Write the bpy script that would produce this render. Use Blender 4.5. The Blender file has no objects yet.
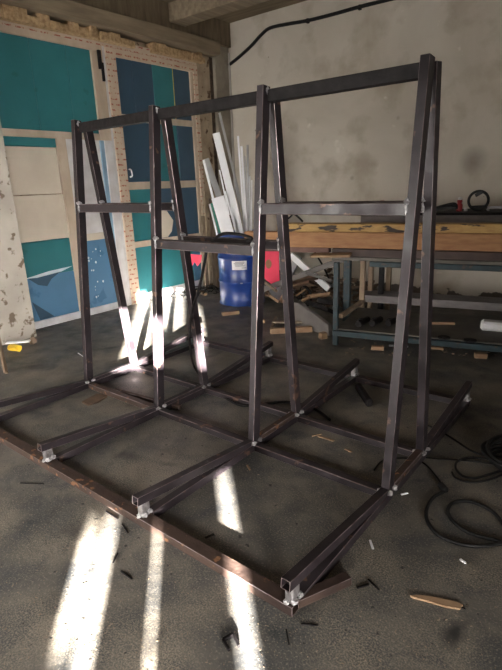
import bpy, bmesh, math, random
from mathutils import Vector, Matrix
random.seed(7)
C = bpy.context.scene.collection
# ------------------------------------------------------------------ camera
# room frame: X runs along the back wall to the right, Y towards the back wall, Z up, camera over the origin
F = 497.5; PI_ = math.radians(17.0); RO = math.radians(-2.115); S = 1.45; YAW = math.radians(50.8)
_ex = Vector((math.sin(YAW), -math.cos(YAW), 0)); _ey = Vector((math.cos(YAW), math.sin(YAW), 0))
def room(v): return Vector((v.dot(_ex), v.dot(_ey), v.z))
r0 = Vector((1, 0, 0)); u0 = Vector((0, math.sin(PI_), math.cos(PI_))); f0 = Vector((0, math.cos(PI_), -math.sin(PI_)))
cr, sr = math.cos(RO), math.sin(RO)
right = room(cr * r0 + sr * u0); up = room(-sr * r0 + cr * u0); fwd = room(f0)
CAM = Vector((0, 0, S))
cam = bpy.data.cameras.new('camera'); co = bpy.data.objects.new('camera', cam); C.objects.link(co)
M4 = Matrix((right, up, -fwd)).transposed().to_4x4(); M4.translation = CAM
co.matrix_world = M4
cam.sensor_fit = 'VERTICAL'; cam.sensor_height = 36; cam.lens = 36 * F / 670; cam.clip_start = 0.05
bpy.context.scene.camera = co
def ray(px, py): return (fwd + right * ((px - 251) / F) - up * ((py - 335) / F))
def fl(px, py, z=0.0):
    d = ray(px, py); return CAM + d * ((z - S) / d.z)
def onX(px, py, X):
    d = ray(px, py); return CAM + d * (X / d.x)
def onY(px, py, Y):
    d = ray(px, py); return CAM + d * (Y / d.y)
# ------------------------------------------------------------------ materials
def _rgb(c): return (c[0], c[1], c[2], 1)
def mat(name, col, col2=None, rough=0.7, metal=0.0, scale=6.0, detail=6.0, bump=0.0, spots=None, spot_scale=30, spot_cut=0.62,
        rough2=None, stretch=(1, 1, 1), spec=0.5, lo=0.35, hi=0.65, bscale=None):
    m = bpy.data.materials.new(name); m.use_nodes = True
    nt = m.node_tree; N = nt.nodes; L = nt.links
    b = N['Principled BSDF']; b.inputs['Metallic'].default_value = metal; b.inputs['Roughness'].default_value = rough
    b.inputs['Specular IOR Level'].default_value = spec
    tc = N.new('ShaderNodeTexCoord'); mp = N.new('ShaderNodeMapping'); mp.inputs['Scale'].default_value = stretch
    L.new(tc.outputs['Object'], mp.inputs['Vector'])
    no = N.new('ShaderNodeTexNoise'); no.inputs['Scale'].default_value = scale; no.inputs['Detail'].default_value = detail
    L.new(mp.outputs['Vector'], no.inputs['Vector'])
    rp = N.new('ShaderNodeValToRGB'); rp.color_ramp.elements[0].position = lo; rp.color_ramp.elements[1].position = hi
    rp.color_ramp.elements[0].color = _rgb(col); rp.color_ramp.elements[1].color = _rgb(col2 or tuple(c * 0.8 for c in col))
    L.new(no.outputs['Fac'], rp.inputs['Fac'])
    out = rp.outputs['Color']
    if spots:
        n2 = N.new('ShaderNodeTexNoise'); n2.inputs['Scale'].default_value = spot_scale; n2.inputs['Detail'].default_value = 5
        L.new(mp.outputs['Vector'], n2.inputs['Vector'])
        r2 = N.new('ShaderNodeValToRGB'); r2.color_ramp.elements[0].position = spot_cut; r2.color_ramp.elements[1].position = spot_cut + 0.05
        L.new(n2.outputs['Fac'], r2.inputs['Fac'])
        mx = N.new('ShaderNodeMixRGB'); L.new(r2.outputs['Color'], mx.inputs['Fac']); L.new(out, mx.inputs['Color1'])
        mx.inputs['Color2'].default_value = _rgb(spots); out = mx.outputs['Color']
    L.new(out, b.inputs['Base Color'])
    if rough2 is not None:
        mr = N.new('ShaderNodeMapRange'); mr.inputs['From Min'].default_value = 0.35; mr.inputs['From Max'].default_value = 0.65
        mr.inputs['To Min'].default_value = rough; mr.inputs['To Max'].default_value = rough2
        L.new(no.outputs['Fac'], mr.inputs['Value']); L.new(mr.outputs['Result'], b.inputs['Roughness'])
    if bump:
        n3 = N.new('ShaderNodeTexNoise'); n3.inputs['Scale'].default_value = bscale or scale * 3; n3.inputs['Detail'].default_value = 8
        L.new(mp.outputs['Vector'], n3.inputs['Vector'])
        bp = N.new('ShaderNodeBump'); bp.inputs['Strength'].default_value = bump; bp.inputs['Distance'].default_value = 0.01
        L.new(n3.outputs['Fac'], bp.inputs['Height']); L.new(bp.outputs['Normal'], b.inputs['Normal'])
    return m
M = {}
M['steel'] = mat('mill_scale_steel', (.011, .0085, .0105), (.031, .024, .029), rough=.36, rough2=.6, metal=.2, spec=.4, scale=9, bump=.15, spots=(.12, .07, .05), spot_scale=13, spot_cut=.64)
M['rust'] = mat('rusty_steel', (.034, .021, .018), (.065, .04, .031), rough=.55, rough2=.75, metal=.35, scale=12, bump=.25, spots=(.24, .12, .06), spot_scale=20)
M['spacer'] = mat('ground_steel_block', (.3, .29, .3), (.1, .09, .09), rough=.4, metal=.5, scale=25, bump=.3)
M['edge'] = mat('highlight_steel_edge', (.26, .22, .23), (.08, .055, .05), rough=.3, metal=.6, scale=14)  # pale colour on the bevels paints the highlight line along tube edges
M['weld'] = mat('bright_weld', (.5, .5, .52), (.24, .23, .24), rough=.38, metal=.6, scale=60, bump=.5)
M['dark'] = mat('black_rubber', (.007, .007, .008), (.012, .012, .012), rough=.5, scale=20, spec=.2)
M['blackmetal'] = mat('black_iron_and_shaded_rail', (.005, .0045, .005), (.014, .012, .013), rough=.6, metal=.0, spec=.15, scale=20, bump=.2)
M['bluesteel'] = mat('blue_painted_steel', (.009, .023, .03), (.013, .036, .047), rough=.55, scale=14, spots=(.05, .035, .03), spot_scale=25, spot_cut=.6, bump=.1)
M['timber'] = mat('orange_timber', (.25, .12, .055), (.33, .175, .08), rough=.75, scale=5, stretch=(.6, 6, 8), spots=(.2, .09, .04), spot_scale=4, spot_cut=.68, bump=.15)
M['yellowtimber'] = mat('yellow_stained_timber', (.42, .27, .1), (.32, .19, .07), rough=.75, scale=6, stretch=(.8, 6, 6), spots=(.03, .02, .018), spot_scale=5, spot_cut=.55, bump=.15)
M['oldwood'] = mat('old_grey_wood', (.2, .15, .11), (.28, .22, .17), rough=.85, scale=8, stretch=(4, 4, .7), bump=.3)
M['tanwood'] = mat('tan_wood', (.3, .22, .15), (.22, .16, .11), rough=.8, scale=8, bump=.2)
M['freshwood'] = mat('fresh_wood', (.3, .2, .12), (.23, .14, .08), rough=.7, scale=10, bump=.1)
M['darkred2'] = mat('dark_red_brown_steel', (.03, .015, .013), (.05, .028, .022), rough=.6, scale=10, bump=.2)
M['greyboard'] = mat('grey_board', (.16, .145, .15), (.22, .2, .2), rough=.8, scale=7, stretch=(1, 3, 3), bump=.15)
M['benchtop'] = mat('oily_bench_top', (.06, .055, .05), (.1, .09, .075), rough=.6, scale=9, bump=.2)
M['redbrown'] = mat('red_brown_steel', (.09, .04, .035), (.13, .07, .055), rough=.6, metal=.3, scale=10, bump=.2)
M['whitepvc'] = mat('white_plastic', (.85, .86, .9), (.75, .76, .8), rough=.45, scale=4)
M['greypvc'] = mat('grey_profile', (.3, .3, .31), (.4, .4, .41), rough=.5, scale=5)
M['galv'] = mat('galvanised_sheet', (.34, .34, .36), (.24, .24, .26), rough=.5, metal=.4, scale=7, bump=.1)
M['dullgrey'] = mat('dusty_grey_sheet', (.12, .11, .105), (.16, .145, .14), rough=.75, scale=7, bump=.15)
M['green'] = mat('green_film', (.01, .16, .11), rough=.5)
M['drum'] = mat('blue_drum_paint', (.006, .03, .17), (.008, .04, .22), rough=.32, scale=3, spots=(.02, .03, .08), spot_scale=9, spot_cut=.7)
M['paper'] = mat('white_paper', (.7, .7, .72), (.62, .62, .65), rough=.8)
M['ink'] = mat('grey_print', (.12, .12, .18), rough=.8)
M['red'] = mat('red_plastic', (.85, .04, .11), (.78, .03, .09), rough=.5)
M['darkred'] = mat('dark_red_cap', (.3, .015, .02), rough=.45)
M['yellow'] = mat('yellow_plastic', (.75, .5, .04), rough=.5)
M['emblem'] = mat('brown_patch', (.3, .14, .07), rough=.7)
M['clear'] = mat('pale_plastic', (.6, .6, .6), rough=.3)
M['cardboard'] = mat('brown_scrap', (.13, .08, .05), (.085, .055, .035), rough=.8, scale=15)
M['teal'] = mat('teal_film', (.025, .16, .185), (.03, .18, .205), rough=.5, scale=3, spots=(.022, .14, .15), spot_scale=5, spot_cut=.64)
M['blue'] = mat('blue_film', (.075, .19, .32), (.085, .21, .36), rough=.5, scale=3, spots=(.05, .15, .28), spot_scale=4, spot_cut=.6)
M['navy'] = mat('dark_blue_film', (.03, .07, .115), (.036, .08, .13), rough=.5, scale=3)
M['cream'] = mat('cream_board', (.62, .56, .47), (.54, .48, .4), rough=.65, scale=3)
M['frame'] = mat('cream_frame', (.55, .46, .37), (.42, .34, .26), rough=.6, scale=5, stretch=(1, 1, .5), bump=.1)
M['whiteframe'] = mat('white_frame', (.68, .68, .7), (.55, .54, .55), rough=.5, scale=5)
M['paleblue'] = mat('pale_blue_edge', (.25, .4, .55), (.2, .32, .46), rough=.5, scale=4)
M['flakewhite'] = mat('white_flake', (.7, .75, .8), rough=.6)
M['pipe'] = mat('grey_pipe', (.42, .4, .37), rough=.5)
M['beamwood'] = mat('pale_beam', (.25, .2, .135), (.17, .13, .09), rough=.85, scale=4, stretch=(5, .6, 5), bump=.3)
M['ceilwood'] = mat('dusty_ceiling_boards', (.13, .1, .065), (.2, .155, .1), rough=.9, scale=4, stretch=(.6, 5, 1), bump=.4)
M['foam'] = mat('torn_foam', (.5, .36, .2), (.3, .2, .11), rough=.9, scale=30, bump=.8)
M['pierplaster'] = mat('peeling_white_plaster', (.46, .43, .38), (.36, .33, .29), rough=.85, scale=3, spots=(.16, .125, .09), spot_scale=11, spot_cut=.6, bump=.5, bscale=20)
M['cornerplaster'] = mat('cracked_plaster', (.4, .32, .23), (.26, .2, .14), rough=.9, scale=5, spots=(.1, .06, .035), spot_scale=8, spot_cut=.58, bump=.6)
M['seam'] = mat('dark_seam', (.04, .028, .02), (.09, .06, .04), rough=.9, scale=20, bump=.5)
M['greypillar'] = mat('grey_pillar', (.2, .175, .14), (.28, .25, .2), rough=.85, scale=5, bump=.3)

def floor_mat():
    m = bpy.data.materials.new('dirty_concrete'); m.use_nodes = True
    nt = m.node_tree; N = nt.nodes; L = nt.links; b = N['Principled BSDF']
    tc = N.new('ShaderNodeTexCoord')
    def noise(s, d=6, st=(1, 1, 1), dist=0.0):
        mp = N.new('ShaderNodeMapping'); mp.inputs['Scale'].default_value = st; L.new(tc.outputs['Object'], mp.inputs['Vector'])
        n = N.new('ShaderNodeTexNoise'); n.inputs['Scale'].default_value = s; n.inputs['Detail'].default_value = d
        n.inputs['Distortion'].default_value = dist; L.new(mp.outputs['Vector'], n.inputs['Vector']); return n.outputs['Fac']
    def ramp(f, a, bb, ca=(0, 0, 0), cb=(1, 1, 1)):
        r = N.new('ShaderNodeValToRGB'); r.color_ramp.elements[0].position = a; r.color_ramp.elements[1].position = bb
        r.color_ramp.elements[0].color = _rgb(ca); r.color_ramp.elements[1].color = _rgb(cb); L.new(f, r.inputs['Fac']); return r.outputs['Color']
    def mix(f, a, bb):
        x = N.new('ShaderNodeMixRGB'); L.new(f, x.inputs['Fac'])
        if isinstance(a, tuple): x.inputs['Color1'].default_value = _rgb(a)
        else: L.new(a, x.inputs['Color1'])
        if isinstance(bb, tuple): x.inputs['Color2'].default_value = _rgb(bb)
        else: L.new(bb, x.inputs['Color2'])
        return x.outputs['Color']
    base = ramp(noise(1.3, 9, dist=.5), .35, .68, (.02, .027, .033), (.15, .137, .12))
    big = ramp(noise(5, 8, dist=1), .35, .75)
    c = mix(big, base, (.13, .12, .107))
    c = mix(ramp(noise(7, 12, dist=.6), .42, .62), c, (.05, .054, .058)); c = mix(ramp(noise(120, 8), .55, .68), c, (.2, .18, .155))
    # trodden yellowish dust in patches
    patch = ramp(noise(2.3, 9, dist=.4), .4, .66); gr = ramp(noise(170, 9), .42, .66)
    mm = N.new('ShaderNodeMath'); mm.operation = 'MULTIPLY'; L.new(patch, mm.inputs[0]); L.new(gr, mm.inputs[1])
    c = mix(mm.outputs[0], c, (.3, .26, .2))
    gr2 = ramp(noise(90, 4), .7, .73); c = mix(gr2, c, (.33, .28, .19))
    dk = ramp(noise(34, 4), .67, .71); c = mix(dk, c, (.02, .02, .02))
    oil = ramp(noise(2.2, 5, dist=.8), .62, .74); c = mix(oil, c, (.035, .034, .034))
    L.new(c, b.inputs['Base Color'])
    mr = N.new('ShaderNodeMapRange'); mr.inputs['From Min'].default_value = .3; mr.inputs['From Max'].default_value = .7
    mr.inputs['To Min'].default_value = .42; mr.inputs['To Max'].default_value = .7
    L.new(noise(6, 6), mr.inputs['Value']); L.new(mr.outputs['Result'], b.inputs['Roughness'])
    bp = N.new('ShaderNodeBump'); bp.inputs['Strength'].default_value = .4; bp.inputs['Distance'].default_value = .005
    L.new(noise(28, 10), bp.inputs['Height']); L.new(bp.outputs['Normal'], b.inputs['Normal'])
    return m
M['floor'] = floor_mat()
def wall_mat():
    m = bpy.data.materials.new('grimy_plaster'); m.use_nodes = True
    nt = m.node_tree; N = nt.nodes; L = nt.links; b = N['Principled BSDF']; b.inputs['Roughness'].default_value = .9
    tc = N.new('ShaderNodeTexCoord')
    def noise(s, d=6, dist=0.0):
        n = N.new('ShaderNodeTexNoise'); n.inputs['Scale'].default_value = s; n.inputs['Detail'].default_value = d
        n.inputs['Distortion'].default_value = dist; L.new(tc.outputs['Object'], n.inputs['Vector']); return n.outputs['Fac']
    def ramp(f, a, bb, ca=(0, 0, 0), cb=(1, 1, 1)):
        r = N.new('ShaderNodeValToRGB'); r.color_ramp.elements[0].position = a; r.color_ramp.elements[1].position = bb
        r.color_ramp.elements[0].color = _rgb(ca); r.color_ramp.elements[1].color = _rgb(cb); L.new(f, r.inputs['Fac']); return r.outputs['Color']
    def mix(f, a, bb):
        x = N.new('ShaderNodeMixRGB')
        L.new(f, x.inputs['Fac']); L.new(a, x.inputs['Color1']); x.inputs['Color2'].default_value = _rgb(bb); return x.outputs['Color']
    c = ramp(noise(.8, 8, 1), .3, .7, (.42, .375, .315), (.56, .52, .46))
    c = mix(ramp(noise(2.6, 8), .52, .7), c, (.36, .31, .25))
    c = mix(ramp(noise(16, 3), .74, .78), c, (.08, .06, .05))
    c = mix(ramp(noise(4, 9), .66, .72), c, (.62, .58, .52))
    for (sx_, sy_), rad, amt in (((474, 160), .17, .5), ((432, 166), .07, .35), ((398, 118), .03, .3), ((352, 178), .035, .4)):
        q = onY(sx_, sy_, YB)
        vs = N.new('ShaderNodeVectorMath'); vs.operation = 'DISTANCE'; L.new(tc.outputs['Object'], vs.inputs[0]); vs.inputs[1].default_value = (q.x, q.y, q.z)
        mm = N.new('ShaderNodeMapRange'); mm.inputs['From Min'].default_value = rad * .2; mm.inputs['From Max'].default_value = rad; mm.inputs['To Min'].default_value = amt; mm.inputs['To Max'].default_value = 0
        L.new(vs.outputs['Value'], mm.inputs['Value']); c = mix(mm.outputs['Result'], c, (.12, .1, .085))
    # rough grey cement band where the plaster has come off above the floor
    sx = N.new('ShaderNodeSeparateXYZ'); L.new(tc.outputs['Object'], sx.inputs[0])
    ad = N.new('ShaderNodeMath'); ad.operation = 'MULTIPLY_ADD'; L.new(noise(5, 8), ad.inputs[0]); ad.inputs[1].default_value = .5; L.new(sx.outputs['Z'], ad.inputs[2])
    c2 = N.new('ShaderNodeMixRGB'); L.new(ramp(ad.outputs[0], .37, .385), c2.inputs['Fac']); c2.inputs['Color1'].default_value = (.085, .07, .06, 1); L.new(c, c2.inputs['Color2'])
    L.new(c2.outputs['Color'], b.inputs['Base Color'])
    bp = N.new('ShaderNodeBump'); bp.inputs['Strength'].default_value = .35; bp.inputs['Distance'].default_value = .01
    L.new(noise(14, 10), bp.inputs['Height']); L.new(bp.outputs['Normal'], b.inputs['Normal'])
    return m
YB = 5.995
M['wall'] = wall_mat()
def tape_mat():
    # beige protective film printed with small red marks
    m = bpy.data.materials.new('printed_protective_film'); m.use_nodes = True
    nt = m.node_tree; N = nt.nodes; L = nt.links; b = N['Principled BSDF']; b.inputs['Roughness'].default_value = .6
    tc = N.new('ShaderNodeTexCoord')
    br = N.new('ShaderNodeTexBrick'); br.inputs['Scale'].default_value = 1
    br.offset = .5; br.inputs['Brick Width'].default_value = .13; br.inputs['Row Height'].default_value = .06; br.inputs['Mortar Size'].default_value = .021
    br.inputs['Mortar Smooth'].default_value = 0
    br.inputs['Color1'].default_value = (1, 1, 1, 1); br.inputs['Color2'].default_value = (1, 1, 1, 1); br.inputs['Mortar'].default_value = (0, 0, 0, 1)
    sp = N.new('ShaderNodeSeparateXYZ'); L.new(tc.outputs['Object'], sp.inputs[0])
    cb = N.new('ShaderNodeCombineXYZ'); L.new(sp.outputs['Y'], cb.inputs['X']); L.new(sp.outputs['Z'], cb.inputs['Y'])
    L.new(cb.outputs[0], br.inputs['Vector'])
    n = N.new('ShaderNodeTexNoise'); n.inputs['Scale'].default_value = 45; n.inputs['Detail'].default_value = 3; L.new(tc.outputs['Object'], n.inputs['Vector'])
    r = N.new('ShaderNodeValToRGB'); r.color_ramp.elements[0].position = .46; r.color_ramp.elements[1].position = .52; L.new(n.outputs['Fac'], r.inputs['Fac'])
    mu = N.new('ShaderNodeMath'); mu.operation = 'MULTIPLY'; L.new(br.outputs['Color'], mu.inputs[0]); L.new(r.outputs['Color'], mu.inputs[1])
    n2 = N.new('ShaderNodeTexNoise'); n2.inputs['Scale'].default_value = 6; L.new(tc.outputs['Object'], n2.inputs['Vector'])
    r2 = N.new('ShaderNodeValToRGB'); r2.color_ramp.elements[0].color = (.6, .5, .4, 1); r2.color_ramp.elements[1].color = (.42, .32, .23, 1); L.new(n2.outputs['Fac'], r2.inputs['Fac'])
    x = N.new('ShaderNodeMixRGB'); L.new(mu.outputs[0], x.inputs['Fac']); L.new(r2.outputs['Color'], x.inputs['Color1']); x.inputs['Color2'].default_value = (.33, .11, .08, 1)
    L.new(x.outputs['Color'], b.inputs['Base Color'])
    return m
M['tape'] = tape_mat()

# ------------------------------------------------------------------ mesh helpers
def link(name, bm, m, parent=None, bevel=0.0, smooth=False, loc=None, segs=1):
    bmesh.ops.remove_doubles(bm, verts=bm.verts, dist=1e-6)
    bmesh.ops.recalc_face_normals(bm, faces=bm.faces)
    me = bpy.data.meshes.new(name)
    if loc is not None:
        bmesh.ops.translate(bm, verts=bm.verts, vec=-Vector(loc))
    elif parent is not None:
        bmesh.ops.translate(bm, verts=bm.verts, vec=-world_loc(parent))
    bm.to_mesh(me); bm.free()
    o = bpy.data.objects.new(name, me); C.objects.link(o)
    if parent is not None: o.parent = parent
    elif loc is not None: o.location = loc
    me.materials.append(m)
    if smooth:
        for p in me.polygons: p.use_smooth = True
    if bevel:
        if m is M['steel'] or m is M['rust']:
            me.materials.append(M['edge'])  # bevel faces take the painted edge highlight
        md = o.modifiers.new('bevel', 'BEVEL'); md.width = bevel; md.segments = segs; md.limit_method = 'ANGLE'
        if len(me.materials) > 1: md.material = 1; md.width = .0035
    return o
def world_loc(o):
    v = Vector((0, 0, 0))
    while o is not None: v += Vector(o.location); o = o.parent
    return v
def tag(o, label, cat, group=None, kind=None):
    o['label'] = label; o['category'] = cat
    if group: o['group'] = group
    if kind: o['kind'] = kind
    return o
def empty(name, loc, label, cat, group=None):
    o = bpy.data.objects.new(name, None); C.objects.link(o); o.location = loc; o.empty_display_size = .1
    return tag(o, label, cat, group)
def struct(o):
    o['kind'] = 'structure'; return o
def frame_of(d, hint):
    d = d.normalized(); h = Vector(hint); h = (h - d * h.dot(d))
    if h.length < 1e-4: h = Vector((1, 0, 0)) - d * d.x
    h.normalize(); return d, h, d.cross(h)
def bar(bm, p0, p1, w, h, hint=(0, 0, 1), hollow=None):
    """rectangular bar from p0 to p1; h along hint, w across. hollow = wall thickness, open at both ends"""
    p0, p1 = Vector(p0), Vector(p1); d, hh, ww = frame_of(p1 - p0, hint)
    def ring(p, a, b): return [bm.verts.new(p + ww * (sx * a / 2) + hh * (sz * b / 2)) for sx, sz in ((-1, -1), (1, -1), (1, 1), (-1, 1))]
    A, B = ring(p0, w, h), ring(p1, w, h)
    for i in range(4): bm.faces.new((A[i], A[(i + 1) % 4], B[(i + 1) % 4], B[i]))
    if hollow:
        t = 2 * hollow; dp = d * min(.12, (p1 - p0).length * .3)
        for R_, p, s in ((A, p0, 1), (B, p1, -1)):
            I = ring(p, w - t, h - t); J = ring(p + dp * s, w - t, h - t)
            for i in range(4):
                j = (i + 1) % 4
                bm.faces.new((R_[i], I[i], I[j], R_[j])); bm.faces.new((I[i], J[i], J[j], I[j]))
            bm.faces.new(J)
    else:
        bm.faces.new(A[::-1]); bm.faces.new(B)
def box(bm, x0, x1, y0, y1, z0, z1):
    vs = [bm.verts.new((x, y, z)) for x in (x0, x1) for y in (y0, y1) for z in (z0, z1)]
    for f in ((0, 1, 3, 2), (4, 6, 7, 5), (0, 4, 5, 1), (2, 3, 7, 6), (0, 2, 6, 4), (1, 5, 7, 3)): bm.faces.new([vs[i] for i in f])
def prism(bm, pts, off):
    """flat polygon of 3-D points thickened by vector off"""
    a = [bm.verts.new(Vector(p)) for p in pts]; b = [bm.verts.new(Vector(p) + Vector(off)) for p in pts]
    n = len(pts); bm.faces.new(a); bm.faces.new(b[::-1])
    for i in range(n): bm.faces.new((a[i], b[i], b[(i + 1) % n], a[(i + 1) % n]))
def lathe(bm, prof, c, n=32):
    rings = [[bm.verts.new((c[0] + r * math.cos(2 * math.pi * k / n), c[1] + r * math.sin(2 * math.pi * k / n), c[2] + z)) for k in range(n)] for r, z in prof]
    for a, b in zip(rings, rings[1:]):
        for k in range(n): bm.faces.new((a[k], a[(k + 1) % n], b[(k + 1) % n], b[k]))
    bm.faces.new(rings[0][::-1]); bm.faces.new(rings[-1])
def smoothpts(pts, n=8):
    P = [Vector(p) for p in pts]; out = []
    for i in range(len(P) - 1):
        a = P[max(i - 1, 0)]; b = P[i]; c = P[i + 1]; d = P[min(i + 2, len(P) - 1)]
        for k in range(n):
            t = k / n
            out.append(.5 * ((2 * b) + (c - a) * t + (2 * a - 5 * b + 4 * c - d) * t * t + (3 * b - a - 3 * c + d) * t ** 3))
    out.append(P[-1]); return out
def tube(bm, pts, r, n=8, smooth=8):
    P = smoothpts(pts, smooth) if smooth else [Vector(p) for p in pts]
    prev = None; rings = []; h = Vector((.3, .2, 1))
    for i, p in enumerate(P):
        d = (P[min(i + 1, len(P) - 1)] - P[max(i - 1, 0)])
        if d.length < 1e-9: continue
        d.normalize(); h = h - d * h.dot(d)
        if h.length < 1e-3: h = d.orthogonal()
        h.normalize(); w = d.cross(h)
        rings.append([bm.verts.new(p + (h * math.cos(2 * math.pi * k / n) + w * math.sin(2 * math.pi * k / n)) * r) for k in range(n)])
    for a, b in zip(rings, rings[1:]):
        for k in range(n): bm.faces.new((a[k], a[(k + 1) % n], b[(k + 1) % n], b[k]))
    bm.faces.new(rings[0][::-1]); bm.faces.new(rings[-1])
def blob(bm, c, r, seed=0, squash=(1, 1, 1), jag=.35):
    rnd = random.Random(seed); g = bmesh.ops.create_icosphere(bm, subdivisions=2, radius=r)
    for v in g['verts']:
        v.co = Vector((v.co.x * squash[0], v.co.y * squash[1], v.co.z * squash[2])) * (1 + rnd.uniform(-jag, jag)); v.co += Vector(c)
def NB(): return bmesh.new()
def simple(name, m, fn, label=None, cat=None, group=None, bevel=0, smooth=False, parent=None, loc=None):
    bm = NB(); fn(bm)
    if parent is None and loc is None:
        bm.verts.ensure_lookup_table(); n = len(bm.verts); c = sum((v.co for v in bm.verts), Vector()) / n
        loc = Vector((c.x, c.y, min(v.co.z for v in bm.verts)))
    o = link(name, bm, m, parent, bevel, smooth, loc)
    if label: tag(o, label, cat, group)
    return o

# ------------------------------------------------------------------ room shell
XL, YB, ZC, XR, YF = -5.158, 5.995, 3.57, 3.4, -2.2
def sb(name, m, *a, **k): return struct(simple(name, m, lambda bm: box(bm, *a), loc=(0, 0, 0), **k))
def flo(bm): box(bm, XL - .2, XR + .1, YF - .1, YB + .1, -.1, 0)
struct(simple('floor', M['floor'], flo, loc=(0, 0, 0)))
sb('ceiling', M['ceilwood'], XL - .2, XR + .1, YF - .1, YB + .1, ZC, ZC + .1)
sb('wall_back', M['wall'], XL - .2, XR + .1, YB, YB + .1, 0, ZC)
sb('wall_right', M['wall'], XR, XR + .1, YF, YB, 0, ZC)
sb('wall_left', M['cornerplaster'], XL - .2, XL - .06, YF, YB, 0, ZC)
sb('trim_1', M['pierplaster'], XL - .06, -4.88, 1.3, 2.45, 0, 3.0)                       # peeling pier left of the doors
sb('trim_2', M['beamwood'], XL - .06, -4.96, 1.3, 5.66, 3.115, 3.27, bevel=.008)          # long beam above the doors
sb('trim_3', M['ceilwood'], XL - .06, -5.06, 1.3, YB, 3.27, ZC)
sb('trim_4', M['beamwood'], XL, XR, 4.85, 5.12, 3.364, ZC, bevel=.01)                    # ceiling cross beam
sb('trim_5', M['beamwood'], XL, XR, 2.6, 2.85, 3.40, ZC, bevel=.01)
sb('trim_6', M['cornerplaster'], XL - .06, XL + .02, 5.36, 5.61, 0, 3.115)               # plaster strip right of the doors
sb('trim_7', M['seam'], XL - .06, XL, 5.61, 5.70, 0, 3.115)
sb('trim_8', M['greypillar'], XL - .06, XL + .05, 5.70, YB, 0, ZC)
struct(simple('trim_9', M['pipe'], lambda bm: tube(bm, [(XL + .08, YB - .03, 0), (XL + .08, YB - .03, 3.2)], .014, smooth=0), loc=(0, 0, 0)))
def foam(bm):
    y = 1.3; rnd = random.Random(3)
    while y < 5.45:
        w = rnd.uniform(.05, .14); h = 3.06 + rnd.uniform(0, .075); d = rnd.uniform(-.02, .02)
        if not 4.3 < y < 4.45: box(bm, XL - .06, -5.07 + d, y, y + w + .005, 3.0, h)
        y += w
struct(simple('trim_10', M['foam'], foam, loc=(0, 0, 0), bevel=.006))
sb('trim_11', M['tape'], XL - .06, XL + .02, 1.3, 5.36, 2.965, 3.045)                    # printed film tape above the doors

def D(parent, name, m, y0, y1, z0, z1, x=0.0, th=.03, bevel=.003, label=None):
    o = simple(name, m, lambda bm: box(bm, XL - .05, XL + x, y0, y1, z0, z1), parent=parent, bevel=bevel)
    if label: o['label'] = label
    return o
d1 = bpy.data.objects.new('door_1', None); C.objects.link(d1); d1.location = (XL, 3.1, 0); d1['kind'] = 'structure'
D(d1, 'top_rail', M['frame'], 2.45, 3.86, 2.9, 2.965, .025)
for y0, y1 in ((2.45, 3.001), (3.006, 3.408), (3.413, 3.71)): D(d1, 'upper_panel', M['teal'], y0, y1, 2.045, 2.9, 0)
D(d1, 'panel_gap', M['frame'], 3.0, 3.007, 2.045, 2.9, -.01); D(d1, 'panel_gap', M['frame'], 3.407, 3.414, 2.045, 2.9, -.01)
D(d1, 'middle_rail', M['frame'], 2.45, 3.71, 1.975, 2.045, .025)
D(d1, 'narrow_panel', M['teal'], 2.45, 3.15, 1.888, 1.975, 0)
D(d1, 'cream_panel', M['cream'], 2.45, 3.14, 1.412, 1.884, 0); D(d1, 'cream_panel', M['cream'], 2.45, 3.15, .935, 1.405, 0)
D(d1, 'lower_panel', M['teal'], 2.45, 3.15, .56, .93, 0, label='teal lower panel')
D(d1, 'lower_panel', M['blue'], 2.45, 3.15, .08, .556, 0, label='blue lower panel')
D(d1, 'bottom_rail', M['whiteframe'], 2.45, 3.86, 0, .08, .02)
D(d1, 'middle_stile', M['frame'], 3.15, 3.26, .08, 1.975, .02)
D(d1, 'white_panel', M['whiteframe'], 3.26, 3.70, .95, 1.975, 0)
D(d1, 'cross_rail', M['cream'], 3.26, 3.70, .872, .95, .012)
D(d1, 'lower_panel', M['blue'], 3.26, 3.70, .08, .872, 0, label='blue lower panel with white flakes')
D(d1, 'edge_strip', M['paleblue'], 3.70, 3.755, .08, 1.975, .015)
D(d1, 'right_stile', M['frame'], 3.71, 3.86, 1.975, 2.9, .025); D(d1, 'right_stile', M['whiteframe'], 3.755, 3.86, .08, 1.975, .025)
lt = D(d1, 'latch', M['dark'], 3.785, 3.825, 2.72, 2.91, .05); D(lt, 'latch_hook', M['blackmetal'], 3.82, 3.85, 2.6, 2.79, .045)
simple('film_tear', M['navy'], lambda bm: prism(bm, [(XL + .002, 2.6, .555), (XL + .002, 2.7, .57), (XL + .002, 3.0, .585), (XL + .002, 2.86, .51), (XL + .002, 2.8, .44), (XL + .002, 2.7, .47)], (.002, 0, 0)), parent=d1)
simple('film_tear', M['navy'], lambda bm: prism(bm, [(XL + .002, 2.60, .3), (XL + .002, 2.83, .09), (XL + .002, 2.66, .085)], (.002, 0, 0)), parent=d1)
simple('film_edge', M['flakewhite'], lambda bm: prism(bm, [(XL + .003, 2.56, .56), (XL + .003, 2.85, .6), (XL + .003, 3.14, .615), (XL + .003, 3.0, .575), (XL + .003, 2.7, .55)], (.003, 0, 0)), parent=d1)
def flakes(bm):
    rnd = random.Random(5)
    for k in range(16):
        y = 3.42 + rnd.gauss(0, .05); z = rnd.uniform(.2, .8); s = rnd.uniform(.004, .014)
        prism(bm, [(XL + .001, y - s, z), (XL + .001, y, z - s * 1.4), (XL + .001, y + s, z), (XL + .001, y, z + s)], (.003, 0, 0))
simple('paint_flake', M['flakewhite'], flakes, parent=d1)

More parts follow.
